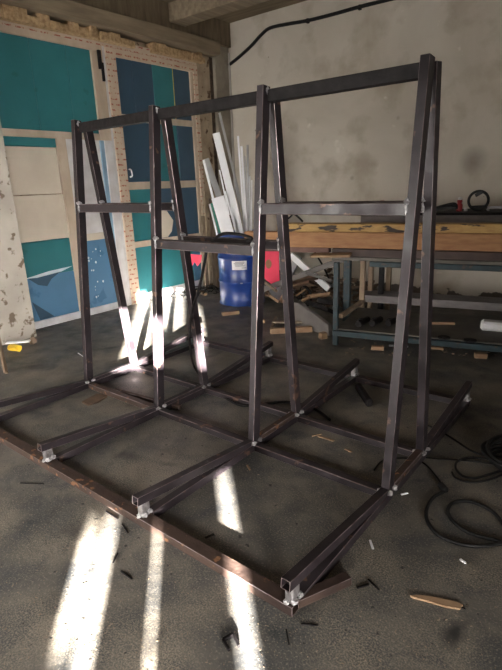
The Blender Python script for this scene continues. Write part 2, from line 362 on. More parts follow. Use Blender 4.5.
d2 = bpy.data.objects.new('door_2', None); C.objects.link(d2); d2.location = (XL, 4.6, 0); d2['kind'] = 'structure'
D(d2, 'left_frame', M['tape'], 3.90, 4.035, 0, 2.965, .03); D(d2, 'frame_lip', M['whiteframe'], 3.862, 3.90, 0, 2.965, .012)
D(d2, 'top_frame', M['tape'], 4.035, 5.36, 2.88, 2.965, .03); D(d2, 'bottom_rail', M['whiteframe'], 4.035, 5.23, 0, .11, .02)
D(d2, 'right_stile', M['frame'], 5.225, 5.285, .0, 2.88, .02); D(d2, 'right_frame', M['tape'], 5.285, 5.36, 0, 2.88, .03)
for z0, z1 in ((2.205, 2.28), (1.42, 1.51), (.71, .785)): D(d2, 'cross_rail', M['frame'], 4.035, 5.225, z0, z1, .018)
rows = [((2.28, 2.88), [('navy', 4.035, 4.28), ('navy', 4.285, 4.59), ('teal', 4.595, 4.93), ('navy', 4.94, 5.225)]),
        ((1.51, 2.205), [('navy', 4.035, 4.59), ('teal', 4.595, 4.93), ('navy', 4.94, 5.225)]),
        ((.785, 1.42), [('teal', 4.035, 4.48), ('navy', 4.483, 5.225)]),
        ((.11, .71), [('teal', 4.035, 5.07), ('blue', 5.073, 5.225)])]
for (z0, z1), ps in rows:
    for c, y0, y1 in ps: D(d2, 'panel', M[c], y0, y1, z0, z1, 0, label={'navy': 'dark blue', 'teal': 'teal', 'blue': 'blue'}[c] + ' panel')
D(d2, 'panel_gap', M['yellow'], 4.93, 4.94, 2.28, 2.88, 0)
simple('bare_patch', M['cream'], lambda bm: prism(bm, [(XL + .001, 4.5, 1.17), (XL + .001, 4.63, 1.14), (XL + .001, 4.74, 1.0), (XL + .001, 4.7, .86), (XL + .001, 4.62, .79), (XL + .001, 4.5, .79)], (.003, 0, 0)), parent=d2)
simple('handle', M['whitepvc'], lambda bm: tube(bm, [(XL, 4.085, 1.66), (XL + .03, 4.09, 1.65), (XL + .03, 4.1, 1.585), (XL, 4.09, 1.57)], .009), parent=d2, smooth=True)

# wall behind the camera: sheet-metal gate wall with gaps that let the low sun in
az = Vector((ray(182, 188).x, ray(182, 188).y, 0)).normalized()
EL = math.radians(9.0)
def wall_hit(px, py):
    p = fl(px, py); s = (p.y - YF) / az.y
    q = p - Vector((az.x, az.y, 0)) * s; return q.x, s * math.tan(EL)
holes = []
def slot(xl, xr, yref, ytop, ybot):
    a = wall_hit(xl, yref)[0]; b = wall_hit(xr, yref)[0]; xm = (xl + xr) / 2
    def follow(y):   # stay on the same azimuth line
        t = (y - 188) / (yref - 188); return 182 + (xm - 182) * t
    z1 = wall_hit(follow(ytop), ytop)[1]; z0 = wall_hit(follow(ybot), ybot)[1]
    holes.append((min(a, b), max(a, b), z0, z1))
slot(71, 88, 580, 535, 642); slot(92, 107, 580, 522, 720)
slot(151.3, 155.9, 600, 505, 740)
slot(232, 247, 590, 470, 700)
slot(131, 152, 330, 291, 362); slot(152.2, 183, 330, 290, 326); slot(196, 203, 330, 308, 342)
FILL_RECT = (-4.5, -2.1, .35, 1.65)       # extent of an added fill lamp and the opaque panel behind it
xs = sorted({XL - .2, XR + .1} | {v for h in holes for v in h[:2]}); zs = sorted({0, ZC} | {v for h in holes for v in h[2:]})
def gate(bm):
    for i in range(len(xs) - 1):
        for j in range(len(zs) - 1):
            cx, cz = (xs[i] + xs[i + 1]) / 2, (zs[j] + zs[j + 1]) / 2
            if any(h[0] < cx < h[1] and h[2] < cz < h[3] for h in holes): continue
            box(bm, xs[i], xs[i + 1], YF - .004, YF, zs[j], zs[j + 1])
struct(simple('wall_front', M['greyboard'], gate, loc=(0, 0, 0)))
struct(simple('fill_panel', M['whitepvc'], lambda bm: box(bm, FILL_RECT[0] - .05, FILL_RECT[1] + .05, YF, YF + .02, FILL_RECT[2] - .05, FILL_RECT[3] + .05), loc=(0, 0, 0)))  # opaque panel put in behind the fill lamp, no real opening

# ------------------------------------------------------------------ the welded A-frame rack
T = .04; H_ = .06
rack = empty('storage_rack', (-2.0, 2.168, 0), 'large welded dark steel A-frame rack standing across the concrete floor', 'rack')
YC = 2.168; FX = (-.80, -1.60, -2.40, -3.20); B_, TP = .218, .039
def post_y(z, s): k = (z - .03) / (1.895 - .03); return YC + s * (B_ * (1 - k) + TP * k)
def weld(parent, c, r, seed, sq=(1, 1, 1)):
    simple('weld_bead', M['weld'], lambda bm: blob(bm, c, r, seed, sq, .25), parent=parent)
for i, x in enumerate(FX):
    for s in (-1, 1):
        bm = NB(); zt = 1.897 if s < 0 else 1.888
        bar(bm, (x, post_y(.03, s), .035), (x, post_y(zt, s), zt), T, H_ * .95, hint=(0, 1, 0), hollow=.004)
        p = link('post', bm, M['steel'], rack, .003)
        for k, (dx, dy) in enumerate(((-.018, -.034), (.022, -.03), (.022, .025))):
            weld(p, (x + dx, post_y(.05, s) + dy, .055), .014, i * 10 + k + (s > 0) * 50, (1.2, 1.2, .8))
        weld(p, (x - .012, post_y(zt - .03, s) - s * .034, zt - .02), .012, i + 70 + s, (1, .6, 1.4))
    # lower and sloping upper base tubes
    bm = NB(); bar(bm, (x, 1.19, .024), (x, 3.155, .024), T + .004, .044, hollow=.004)
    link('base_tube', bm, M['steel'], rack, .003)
    for s, ye, ze in ((-1, 1.115, .136), (1, 3.21, .147)):
        bm = NB(); bar(bm, (x, YC + s * (B_ + .02), .048), (x, ye, ze), T, .042, hollow=.004)
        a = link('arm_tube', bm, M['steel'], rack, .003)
        bm = NB(); box(bm, x - .018, x + .018, *(sorted((ye - s * .02, ye - s * .065))), .04, .116)
        sp = link('spacer', bm, M['spacer'], rack, .004)
        weld(sp, (x + .018, ye - s * .03, .055), .013, i + 3); weld(sp, (x + .02, ye - s * .06, .06), .012, i + 9); weld(sp, (x - .01, ye - s * .02, .045), .012, i + 19)
    bm = NB(); bar(bm, (x, YC - B_ + .02, .04), (x, YC + B_ - .02, .04), T, H_); link('centre_tube', bm, M['rust'] if i in (0, 1) else M['steel'], rack, .003)
    for s in (-1, 1):
        pass
for i in range(3):
    xa, xb = FX[i] - .02, FX[i + 1] + .02
    zm = (1.322, 1.112, 1.322)[i]
    bm = NB(); bar(bm, (xa, YC - .015, 1.851), (xb, YC - .015, 1.851), .05, .058); tr = link('top_rail', bm, M['blackmetal'], rack, .003)  # rails coloured near black to stand in for the dimmer light up high
    for xx in (xa, xb): weld(tr, (xx, YC - .035, 1.872), .014, i + 30, (.7, 1, 1.4))
    for s in (-1, 1):
        y = post_y(zm, s)
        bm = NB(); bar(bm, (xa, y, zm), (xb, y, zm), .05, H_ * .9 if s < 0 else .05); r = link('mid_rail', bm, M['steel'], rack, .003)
        for xx in (xa, xb):
            weld(r, (xx, y - .018, zm + .032), .016, i + 40 + (xx > xa), (.8, 1.3, .9)); weld(r, (xx, y - .026, zm - .0), .012, i + 60, (.6, .6, 2.2))
        yy = YC + s * B_
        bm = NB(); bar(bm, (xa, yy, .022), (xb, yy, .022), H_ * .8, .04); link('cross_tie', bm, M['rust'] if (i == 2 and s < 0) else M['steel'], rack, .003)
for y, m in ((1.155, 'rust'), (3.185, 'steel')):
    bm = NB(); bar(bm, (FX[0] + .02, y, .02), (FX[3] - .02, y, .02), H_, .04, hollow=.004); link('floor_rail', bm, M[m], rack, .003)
bm = NB(); bar(bm, (-.80, 1.175, .018), (-.70, 1.385, .018), .04, .036, hollow=.004); link('corner_stub', bm, M['rust'], rack, .003)
bm = NB(); bar(bm, (-2.32, 2.06, .02), (-2.95, 2.0, .015), .03, .03); link('diagonal_brace', bm, M['rust'], rack, .003)

# ------------------------------------------------------------------ benches
bt = math.radians(13); BD = Vector((math.cos(bt), math.sin(bt), 0)); BN = Vector((-math.sin(bt), math.cos(bt), 0)); B0 = Vector((-2.16, 3.83, 0))
def bp(u, v, z=0.0): return B0 + BD * u + BN * v + Vector((0, 0, z))
def bbar(parent, name, m, a, b, w, h, hint=(0, 0, 1), bevel=.003, label=None):
    o = simple(name, m, lambda bm: bar(bm, bp(*a), bp(*b), w, h, hint), parent=parent, bevel=bevel)
    if label: o['label'] = label
    return o
wb = empty('workbench', bp(1.6, .4), 'long workbench with blue steel legs and a lower shelf beside the rack', 'workbench')
def leg(u, v, h=.76, m='bluesteel', w=.045): bbar(wb, 'leg', M[m], (u, v, 0), (u, v, h), w, w, tuple(BD))
leg(.02, .02); leg(-.1, .84, w=.07); leg(3.2, .02); leg(3.2, .84)
bbar(wb, 'front_apron', M['darkred2'], (-.02, .03, .845), (3.4, .03, .845), .05, .065)
bbar(wb, 'steel_apron', M['bluesteel'], (.3, .06, .748), (3.4, .06, .748), .04, .045)
bbar(wb, 'bench_top', M['benchtop'], (-.02, .43, .795), (3.4, .43, .795), .86, .03)
bbar(wb, 'front_rail', M['bluesteel'], (.0, 0, .12), (3.4, 0, .12), .04, .05)
bbar(wb, 'rear_rail', M['bluesteel'], (.0, .84, .12), (3.4, .84, .12), .04, .04)
bbar(wb, 'lower_shelf', M['benchtop'], (.03, .43, .150), (3.4, .43, .150), .82, .015)
bbar(wb, 'side_rail', M['bluesteel'], (.02, .04, .12), (.02, .82, .12), .03, .03)
tag(simple('plank', M['freshwood'], lambda bm: bar(bm, bp(-.13, .05, .795), bp(.18, .05, .80), .2, .022), bevel=.003),
    'short pale plank end resting over the front blue leg', 'plank') if False else None
# timbers lying on the bench
o = simple('timber_beam', M['timber'], lambda bm: bar(bm, bp(-.88, .07, .948), bp(3.4, .07, .948), .09, .136), 'long orange timber lying along the front of the workbench', 'timber', bevel=.006)
o = simple('timber_plank', M['yellowtimber'], lambda bm: bar(bm, bp(-.55, .1, 1.052), bp(3.4, .1, 1.052), .14, .07), 'yellow timber with black stains on top of the orange timber', 'timber', bevel=.006)
simple('steel_channel', M['redbrown'], lambda bm: bar(bm, bp(-.85, .08, .857), bp(-.06, .08, .857), .07, .045), 'dark rusty channel under the left end of the orange timber', 'steel bar', bevel=.003)
simple('plank', M['freshwood'], lambda bm: bar(bm, bp(-.16, -.13, .835), bp(.17, -.08, .84), .15, .022), 'short pale plank jutting over the front blue leg', 'plank', bevel=.004)
# support trestle holding the left overhang, against the wall
# second table behind
rb = empty('rear_table', bp(1.7, 1.25), 'low grey topped table against the plaster wall behind the timbers', 'table')
bbar(rb, 'table_top', M['blackmetal'], (.02, 1.15, 1.108), (3.3, 1.15, 1.108), .6, .024)
bbar(rb, 'front_board', M['greyboard'], (.02, .86, 1.055), (3.3, .86, 1.055), .03, .08)
for u in (.22, 3.1):
    bbar(rb, 'leg', M['blackmetal'] if u < .9 else M['tanwood'], (u, 1.0, 0), (u, 1.0, 1.09), .05, .05, tuple(BD))
    bbar(rb, 'leg', M['tanwood'], (u, 1.4, 0), (u, 1.4, 1.09), .05, .05, tuple(BD))
# wooden rack with tan legs and a grey shelf, behind the workbench legs
wr = empty('wooden_stand', bp(1.0, .95), 'low wooden stand with tan posts and a grey shelf behind the workbench', 'stand')
bbar(wr, 'shelf', M['greyboard'], (.03, 1.02, .245), (3.2, 1.02, .245), .26, .075)
bbar(wr, 'post', M['tanwood'], (.05, .88, 0), (.05, .88, .74), .05, .05, tuple(BD))
bbar(wr, 'post', M['tanwood'], (.08, 1.13, 0), (.08, 1.13, .74), .05, .05, tuple(BD))
bbar(wr, 'side_rail', M['tanwood'], (-.02, .32, .19), (.06, .88, .22), .04, .04)
# goods on the rear table top (z 1.105)
ZT = 1.12
def rt(px, py, v=1.05):
    n = BN; d = ray(px, py); p0 = B0 + BN * v; return CAM + d * ((p0 - CAM).dot(n) / d.dot(n))
def rt2(px, z=ZT, v=1.05): p = rt(px, 205, v); p.z = z; return p
p = rt2(446); simple('cable_heap', M['dark'], lambda bm: [bar(bm, p + Vector((-.13, 0, .015)), p + Vector((.1, .02, .04)), .05, .03), tube(bm, [p + Vector((-.14, -.02, .012)), p + Vector((-.03, -.03, .05)), p + Vector((.08, 0, .07)), p + Vector((.1, 0, .02))], .014), tube(bm, [p + Vector((-.12, .03, .01)), p + Vector((0, .02, .04)), p + Vector((.11, -.02, .05))], .012)], 'black power tool and its lead lying left of the red bottle', 'tool', smooth=False)
p = rt2(459.5)
bo = empty('spray_bottle', p, 'small red bottle with a pale cap on the table by the wall', 'bottle')
simple('bottle_body', M['darkred'], lambda bm: lathe(bm, [(.026, 0), (.028, .01), (.028, .06), (.018, .075), (.02, .08), (.024, .09), (.022, .105)], p, 16), parent=bo, smooth=True)
simple('bottle_cap', M['clear'], lambda bm: lathe(bm, [(.018, .105), (.018, .125), (.01, .13)], p, 16), parent=bo, smooth=True)
p = rt2(466); simple('bottle_cap', M['clear'], lambda bm: lathe(bm, [(.015, 0), (.017, .01), (.016, .03), (.008, .035)], p, 14), 'tiny white cap standing right of the red bottle', 'cap', smooth=True)
p = rt2(478, ZT + .096)
rg = empty('hose_clamp_ring', rt2(478), 'black round clamp ring standing upright on the rear table', 'clamp')
def ringf(c, R_, r, ax=(BD, Vector((0, 0, 1)))): return lambda bm: tube(bm, [c + ax[0] * (R_ * math.cos(a)) + ax[1] * (R_ * math.sin(a)) for a in [2 * math.pi * k / 24 for k in range(25)]], r, smooth=0)
simple('ring', M['dark'], ringf(p, .085, .013), parent=rg, smooth=True)
simple('handle', M['dark'], lambda bm: bar(bm, p + Vector((-.03, 0, .045)), p + Vector((.03, 0, .08)), .02, .03), parent=rg)
simple('foot', M['blackmetal'], lambda bm: bar(bm, p + Vector((-.06, 0, -.065)), p + Vector((.08, .01, -.06)), .03, .035), parent=rg, bevel=.004)
p = rt2(495); simple('caulking_gun', M['galv'], lambda bm: [bar(bm, p + Vector((-.09, 0, .03)), p + Vector((.16, .03, .03)), .03, .025), bar(bm, p + Vector((-.09, 0, .06)), p + Vector((-.05, 0, .0)), .02, .02)], 'grey metal tool lying right of the black ring', 'tool', bevel=.003)
p = rt2(382); ph = rt(382, 200.5).z - ZT; simple('red_plastic_pot', M['darkred'], lambda bm: lathe(bm, [(.03, 0), (.03, ph * .6), (.034, ph * .7), (.034, ph * .92), (.02, ph)], p, 14), 'small dark red pot seen just above the steel mid rail', 'pot', smooth=True)
p = bp(-.42, .12, 1.102); simple('hook_iron', M['blackmetal'], lambda bm: tube(bm, [p + Vector((-.14, 0, -.0)), p + Vector((-.05, .01, .03)), p + Vector((0, 0, .065)), p + Vector((.05, .01, .035)), p + Vector((.1, 0, .0))], .009), 'bent black iron on the left end of the yellow timber', 'iron piece')
# bits on bench top edge
def onbench(px, py, v=-.03):
    p = rt(px, py, v); return p
# things on lower shelf (z .1575)
def sh(px, py): 
    return fl(px, py, .158)
for i, (px, py, lab) in enumerate(((358, 328, 'black steel cylinder on the lower shelf, nearest the blue leg'), (372, 327, 'black steel cylinder second from the blue leg on the lower shelf'), (388, 327, 'short black cylinder partly behind the rightmost leaning post'))):
    p = sh(px, py); L_ = (.2, .17, .12)[i]
    simple('steel_cylinder', M['blackmetal'], lambda bm: [tube(bm, [p + Vector((0, 0, .035)), p + BN * L_ + BD * .04 + Vector((0, 0, .035))], .028, 16, smooth=0), tube(bm, [p + BN * (L_ * .4) + Vector((0, 0, .04)), p + BN * (L_ * .55) + BD * .01 + Vector((0, 0, .035))], .033, 16, smooth=0)], lab, 'cylinder', 'black cylinders on the lower shelf')
p = sh(487, 333); simple('paper_roll', M['paper'], lambda bm: [bar(bm, p - BD * .08 + Vector((0, .1, .045)), p + BD * .3 + Vector((0, .1, .04)), .12, .08)], 'crumpled white packet at the right edge of the lower shelf', 'packet', bevel=.02)
for i, (px, py, rx, rz, lab) in enumerate(((444, 338, .05, .01, 'flat dark disc on the lower shelf near the rust coloured post'), (470, 341, .05, .012, 'flat dark disc in front of the white packet'))):
    p = sh(px, py); simple('steel_disc', M['blackmetal'], lambda bm: lathe(bm, [(rx, 0), (rx, rz), (rx * .4, rz), (rx * .4, rz + .004)], p, 20), lab, 'disc', 'flat discs on the lower shelf')
p = sh(438, 327); simple('wood_strip', M['freshwood'], lambda bm: bar(bm, p + Vector((-.08, .05, .012)), p + Vector((.1, .14, .014)), .025, .02), 'thin pale wood strip lying deep on the lower shelf', 'wood strip')
# blocks under the bench
for px, py, l, w, h, m, lab in ((377, 350, .10, .05, .035, 'freshwood', 'pale wood block under the front of the bench near the blue leg'),
                               (398, 347, .16, .03, .012, 'whitepvc', 'thin white strip lying on the floor under the bench'),
                               (432, 349, .18, .04, .02, 'freshwood', 'pale flat stick on the floor behind the right steel post'),
                               (480, 358, .09, .05, .04, 'freshwood', 'orange wood block under the right part of the bench'),
                               (455, 349, .06, .04, .03, 'blackmetal', 'small black lump beside the pale stick under the bench')):
    p = fl(px, py); simple('offcut', M[m], lambda bm: bar(bm, p - BD * l / 2 + Vector((0, 0, h / 2)), p + BD * l / 2 + Vector((0, .02, h / 2)), w, h), lab, 'offcut', bevel=.004)

# ------------------------------------------------------------------ drum with profiles
DC = Vector((-4.0, 4.76, 0)); R_ = .29
dr = empty('oil_drum', DC, 'blue steel drum with a white label holding white strips', 'drum')
prof = [(.27, 0), (.292, .005), (.292, .02), (.282, .03), (.282, .27), (.288, .28), (.294, .295), (.288, .31), (.282, .32), (.282, .56), (.288, .57), (.294, .585), (.288, .6), (.282, .61), (.282, .84), (.292, .855), (.294, .87), (.29, .88), (.272, .88), (.272, .45)]
simple('drum_body', M['drum'], lambda bm: lathe(bm, prof, DC, 48), parent=dr, smooth=True)
def on_drum(px, z0, z1, hw, r=.2835):
    d = ray(px, 270); d.z = 0; d.normalize(); o_ = Vector((0, 0, 0)) - DC; b = o_.dot(d); c = o_.length_squared - r * r
    t = -b - math.sqrt(max(0, b * b - c)); q = d * t - DC; a0 = math.atan2(q.y, q.x)
    def f(bm):
        n = 8; A = [[], []]
        for k in range(n + 1):
            a = a0 + (k / n - .5) * 2 * hw
            for j, z in enumerate((z0, z1)): A[j].append(bm.verts.new((DC.x + r * math.cos(a), DC.y + r * math.sin(a), z)))
        for k in range(n): bm.faces.new((A[0][k], A[0][k + 1], A[1][k + 1], A[1][k]))
    return f
lb = simple('paper_label', M['paper'], on_drum(239.5, .455, .61 - .02, .32), parent=dr)
for z, px, hw in ((.575, 236, .08), (.572, 243.5, .07), (.545, 240, .2), (.53, 239, .22), (.515, 239, .18), (.5, 240, .2), (.475, 244, .1)): simple('print_line', M['ink'], on_drum(px, z, z + .006, hw, .2845), parent=lb)
simple('bung', M['galv'], on_drum(241, .288, .302, .05, .2965), parent=dr)
YD = DC.y
def dp(px, py, off=0.0):
    # point on the vertical plane facing the camera through the drum axis (+off away from the camera)
    n = Vector((DC.x, DC.y, 0)).normalized(); d = ray(px, py); return CAM + d * ((DC.length + off) / d.dot(n))
def strip(name, m, top, bot, w, th, off, lab, cat='plastic strip', off2=None):
    a = dp(*top, off if off2 is None else off2); b = dp(*bot, off)
    e = b + (b - a).normalized() * .12
    n = Vector((DC.x, DC.y, 0)).normalized()
    return simple(name, M[m], lambda bm: bar(bm, e, a, w, th, hint=tuple(n)), lab, cat, 'strips standing in the blue drum', bevel=.002)
strip('window_profile', 'whitepvc', (216, 133), (240, 232), .085, .03, -.05, 'widest white profile leaning left in the drum, slanted across the others')
strip('window_profile', 'greypvc', (219.5, 113), (247, 228), .03, .03, .06, 'longest thin grey profile in the drum, reaching highest', off2=.3)
strip('window_profile', 'greypvc', (206, 159), (222, 205), .075, .03, .08, 'broad grey profile at the left of the drum bundle', off2=.18)
strip('window_profile', 'whitepvc', (203.5, 160), (222, 234), .028, .02, -.02, 'thin pale profile at the far left edge of the bundle', off2=.05)
strip('board', 'whitepvc', (217.5, 197), (228, 234), .15, .02, -.12, 'wide white board standing low at the front of the drum', 'board', off2=-.12)
strip('board', 'green', (211.5, 203), (220, 234), .03, .02, -.10, 'white board with a green edge left of the low white board', 'board')
strip('window_profile', 'whitepvc', (209.5, 204), (217, 234), .02, .015, -.12, 'slim white strip just left of the green edged board')
strip('board', 'seam', (221, 170), (229, 215), .06, .02, .03, 'short dark board between the grey and white profiles', 'board')
strip('window_profile', 'whitepvc', (219.5, 170), (227, 205), .018, .02, .0, 'thin white edge strip beside the short dark board')
for tx, ty, bx, w, lab in ((238, 136, 244.5, .024, 'thin white rod, tallest of the upright group at the right'), (241.5, 146, 246.5, .028, 'white rod just right of the tallest upright one'),
                           (244.8, 156, 247.5, .016, 'grey thin rod in the middle of the upright group'), (247.5, 145, 248.5, .028, 'bright white rod right of the thin grey one'),
                           (249.8, 176, 250, .018, 'short white rod near the right edge of the drum'), (251.8, 180, 251.5, .014, 'shortest thin rod at the right rim of the drum')):
    strip('rod', 'greypvc' if 'grey' in lab else 'whitepvc', (tx, ty), (bx, 230), w, .02, .02, lab, 'rod', off2=.12)
strip('window_profile', 'whitepvc', (225, 191), (236, 232), .02, .02, -.1, 'narrow white strip in front of the slanted wide profile')
strip('window_profile', 'greypvc', (233, 170), (243, 232), .018, .015, 0, 'narrow grey strip right of the slanted wide profile')
simple('glove', M['yellow'], lambda bm: [blob(bm, DC + Vector((.335, -.19, .53)) + Vector((0, -.01, 0)), .04, 3, (.7, .7, 1.3), .2)], 'small yellow rag on the right side of the drum', 'rag') if False else None
# laths in the corner
for i, (px, tz, dy, m, lab) in enumerate(((206, 1.02, 5.25, 'oldwood', 'rough brown lath leaning next to the second door, leftmost'), (210, 1.35, 5.33, 'cornerplaster', 'pale rough lath second from the door in the corner'),
                                       (213.5, 1.25, 5.42, 'oldwood', 'rough lath third from the door in the corner'), (217, 1.2, 5.5, 'tanwood', 'tan lath half hidden by the drum in the corner'))):
    base = fl(px, 300 - i * 1); base = onX(px, 270, XL + .26); base.z = 0.0
    top = onX(px - 1.5, 240, XL + .06); top.z = tz
    simple('lath', M[m], lambda bm: bar(bm, base, top, .07, .025, hint=(1, 0, 0)), lab, 'lath', 'wooden laths leaning in the corner', bevel=.003)
simple('batten', M['freshwood'], lambda bm: bar(bm, fl(184, 287, .03) , fl(206, 294, .03), .05, .04), 'pale batten lying on the floor left of the drum', 'batten', bevel=.003)
# red sheets
def red(px0, pts, X, lab, em):
    n = Vector((DC.x, DC.y, 0)).normalized(); P = [dp(x, y, X) for x, y in pts]
    o = simple('red_sheet', M['red'], lambda bm: prism(bm, P, n * .02), lab, 'plastic sheet')
    if em:
        c = dp(em[0], em[1], X) - n * .004; s = .045
        r_ = Vector((n.y, -n.x, 0)) * s
        bm = NB(); prism(bm, [c + r_ * math.cos(a) * .8 + Vector((0, 0, s * 1.2 * math.sin(a))) for a in [2 * math.pi * k / 12 for k in range(12)]], n * .004)
        e = link('round_patch', bm, M['emblem'], o)
        e.location = (0, 0, 0)
        for v in e.data.vertices: pass
        return o
    return o
red(0, [(259, 251), (279, 251), (279.5, 284), (275, 289), (270, 283), (266, 280), (259.5, 272)], -.35, 'bright red sheet with a brown round patch right of the drum', (268.5, 264))
red(0, [(187, 254), (202, 255), (201, 262), (197.5, 266.5), (194.5, 262), (191.5, 267), (188, 266)], -.1, 'small red notched sheet left of the drum by the door', None)

# ------------------------------------------------------------------ scrap heap
def gbar(name, m, a, b, za, zb, Y0, w, th, lab, cat, hint=(0, 1, 0), Y1=None, **k):
    A_ = onY(a[0], a[1], Y0); B2 = onY(b[0], b[1], Y1 if Y1 is not None else Y0)
    for v in (A_, B2): v.z = max(v.z, th)
    return simple(name, M[m], lambda bm: bar(bm, A_, B2, w, th, hint), lab, cat, bevel=.002)
gbar('white_profile', 'whitepvc', (291, 255), (329, 289), 0, 0, 4.9, .075, .03, 'white bent profile slanting down to the right in the scrap', 'profile')
gbar('white_profile', 'galv', (299, 256), (288, 276), 0, 0, 4.95, .09, .03, 'short grey upright profile at the top of the scrap heap', 'profile')
gbar('angle_bar', 'dullgrey', (262, 290), (344, 259), 0, 0, 4.7, .06, .04, 'long grey angle bar leaning across the scrap heap', 'bar', Y1=4.62)
simple('steel_rod', M['blackmetal'], lambda bm: tube(bm, [onY(314, 251, 4.85), onY(324, 268, 4.8), onY(331, 284, 4.75)], .01), 'thin black rod hanging down beside the white bent profile', 'rod')
def panel(bm):
    P = [onY(290, 302, 4.25), onY(299, 303, 4.25), onY(328, 325, 4.1), onY(329, 338, 4.05), onY(320, 341, 4.05), onY(292, 322, 4.2)]
    prism(bm, P, Vector((.02, .04, .0)))
simple('sheet_offcut', M['dullgrey'], panel, 'dull grey metal sheet sloping to the floor beside the blue leg', 'metal sheet', bevel=.004)
simple('sheet_offcut', M['galv'], lambda bm: prism(bm, [onY(267, 288, 4.9), onY(282, 283, 4.9), onY(296, 288, 4.8), onY(288, 300, 4.6), onY(275, 302, 4.6)], Vector((.01, .03, .01))), 'crumpled grey sheet right beside the drum', 'metal sheet', bevel=.003)
c = onY(299, 291, 4.75); c.z = .165
wl = empty('wheel_rim', Vector((c.x, c.y, 0)), 'dark wire wheel leaning in the middle of the scrap heap', 'wheel')
simple('rim', M['blackmetal'], ringf(c, .145, .016), parent=wl, smooth=True)
simple('hub', M['blackmetal'], ringf(c, .03, .012), parent=wl, smooth=True)
simple('spokes', M['blackmetal'], lambda bm: [tube(bm, [c, c + BD * (.14 * math.cos(a)) + Vector((0, 0, .14 * math.sin(a)))], .005, smooth=0) for a in [k * math.pi / 3 + .3 for k in range(6)]], parent=wl)
rnd = random.Random(11)
scr = [((285, 283), (316, 277), 'cardboard', .09, .03, 'brown flat board lying on top of the scrap'), ((284, 290), (312, 283), 'cardboard', .11, .03, 'brown board below the flat one in the scrap'),
       ((296, 296), (306, 289), 'freshwood', .03, .02, 'pale chip of wood standing before the wire wheel'), ((308, 297), (331, 294), 'freshwood', .05, .035, 'pale batten end right of the wire wheel'),
       ((302, 301), (310, 297), 'freshwood', .03, .025, 'stubby pale stick under the wire wheel'), ((281, 302), (288, 288), 'freshwood', .06, .04, 'orange brown wood wedge left of the wire wheel'),
       ((266, 283), (276, 291), 'oldwood', .05, .03, 'old wood stick below the red sheet'), ((270, 296), (279, 302), 'freshwood', .04, .03, 'pale stick end low beside the drum'),
       ((306, 273), (332, 281), 'dullgrey', .03, .03, 'short dull bar behind the white bent profile'), ((318, 300), (333, 303), 'blackmetal', .12, .05, 'black metal box in the scrap near the blue leg'),
       ((309, 303), (331, 311), 'blackmetal', .1, .04, 'black channel lying behind the grey sloping sheet')]
for i, (a, b, m, w, t, lab) in enumerate(scr):
    gbar('scrap_piece', m, a, b, 0, 0, 4.8 - .04 * i, w, t, lab, 'scrap', hint=(.3, .5, 1), Y1=4.8 - .04 * i + rnd.uniform(-.1, .1))
def heap(bm):
    rnd = random.Random(2)
    for k in range(190):
        u = rnd.uniform(-3.9, -2.5); v = rnd.uniform(4.85, 5.6); zz = max(0, .33 - abs(u + 3.1) * .3) * rnd.random()
        a = Vector((u, v, zz + .015)); d = Vector((rnd.uniform(-1, 1), rnd.uniform(-1, 1), rnd.uniform(-.1, .3))).normalized() * rnd.uniform(.03, .14)
        bar(bm, a - d / 2 + Vector((0, 0, .04)), a + d / 2 + Vector((0, 0, .04)), rnd.uniform(.02, .07), rnd.uniform(.008, .03))
hp = simple('scrap_rubble', M['cardboard'], heap, 'brown heap of broken wood and rubble along the wall', 'rubble'); hp['kind'] = 'stuff'
def heap2(bm):
    rnd = random.Random(4)
    for k in range(90):
        q = fl(rnd.uniform(345, 500), rnd.uniform(338, 356)); s = rnd.uniform(.003, .009)
        blob(bm, (q.x, q.y, s * .5), s, k, (1.4, 1, .5))
hp = simple('floor_grit', M['tanwood'], heap2, 'fine dust and chips scattered under the workbench', 'grit'); hp['kind'] = 'stuff'
def mesh_heap(bm):
    rnd = random.Random(9)
    for k in range(16):
        c = onX(rnd.uniform(176, 212), 284, -4.75); z = .03 + rnd.random() * .05; R2 = rnd.uniform(.08, .2)
        tube(bm, [(c.x + R2 * math.cos(a), c.y + R2 * math.sin(a), z + .02 * math.sin(3 * a + k)) for a in [t * .5 for t in range(rnd.randint(6, 12))]], .006, 6, 4)
hp = simple('wire_tangle', M['dark'], mesh_heap, 'tangle of thin black wire on the floor below the second door', 'wire'); hp['kind'] = 'stuff'
# battens right of the drum on the floor
bf = empty('pallet_piece', fl(288, 330), 'small pallet piece with a pale front batten on the floor behind the rack', 'pallet')
simple('front_batten', M['freshwood'], lambda bm: bar(bm, fl(270, 331, .03), fl(312, 329, .03), .05, .055), parent=bf, bevel=.003)
simple('top_slat', M['oldwood'], lambda bm: bar(bm, fl(272, 322, .05), fl(310, 322, .05), .06, .02), parent=bf, bevel=.003)
simple('side_slat', M['oldwood'], lambda bm: bar(bm, fl(272, 328, .03), fl(276, 318, .03), .03, .04), parent=bf, bevel=.003)
simple('wood_block', M['freshwood'], lambda bm: bar(bm, fl(320, 336, .03), fl(326, 335, .03), .06, .06), 'pale wood block at the lower end of the grey sloping sheet', 'wood block', bevel=.004)
simple('wood_block', M['freshwood'], lambda bm: bar(bm, fl(222, 314, .02), fl(239, 312, .02), .05, .04), 'flat pale batten on the floor in front of the drum', 'wood block', bevel=.003)
simple('wood_block', M['freshwood'], lambda bm: bar(bm, fl(260, 321, .02), fl(265, 321, .02), .05, .04), 'pale wood cube seen left of the pallet piece', 'wood block', bevel=.003)

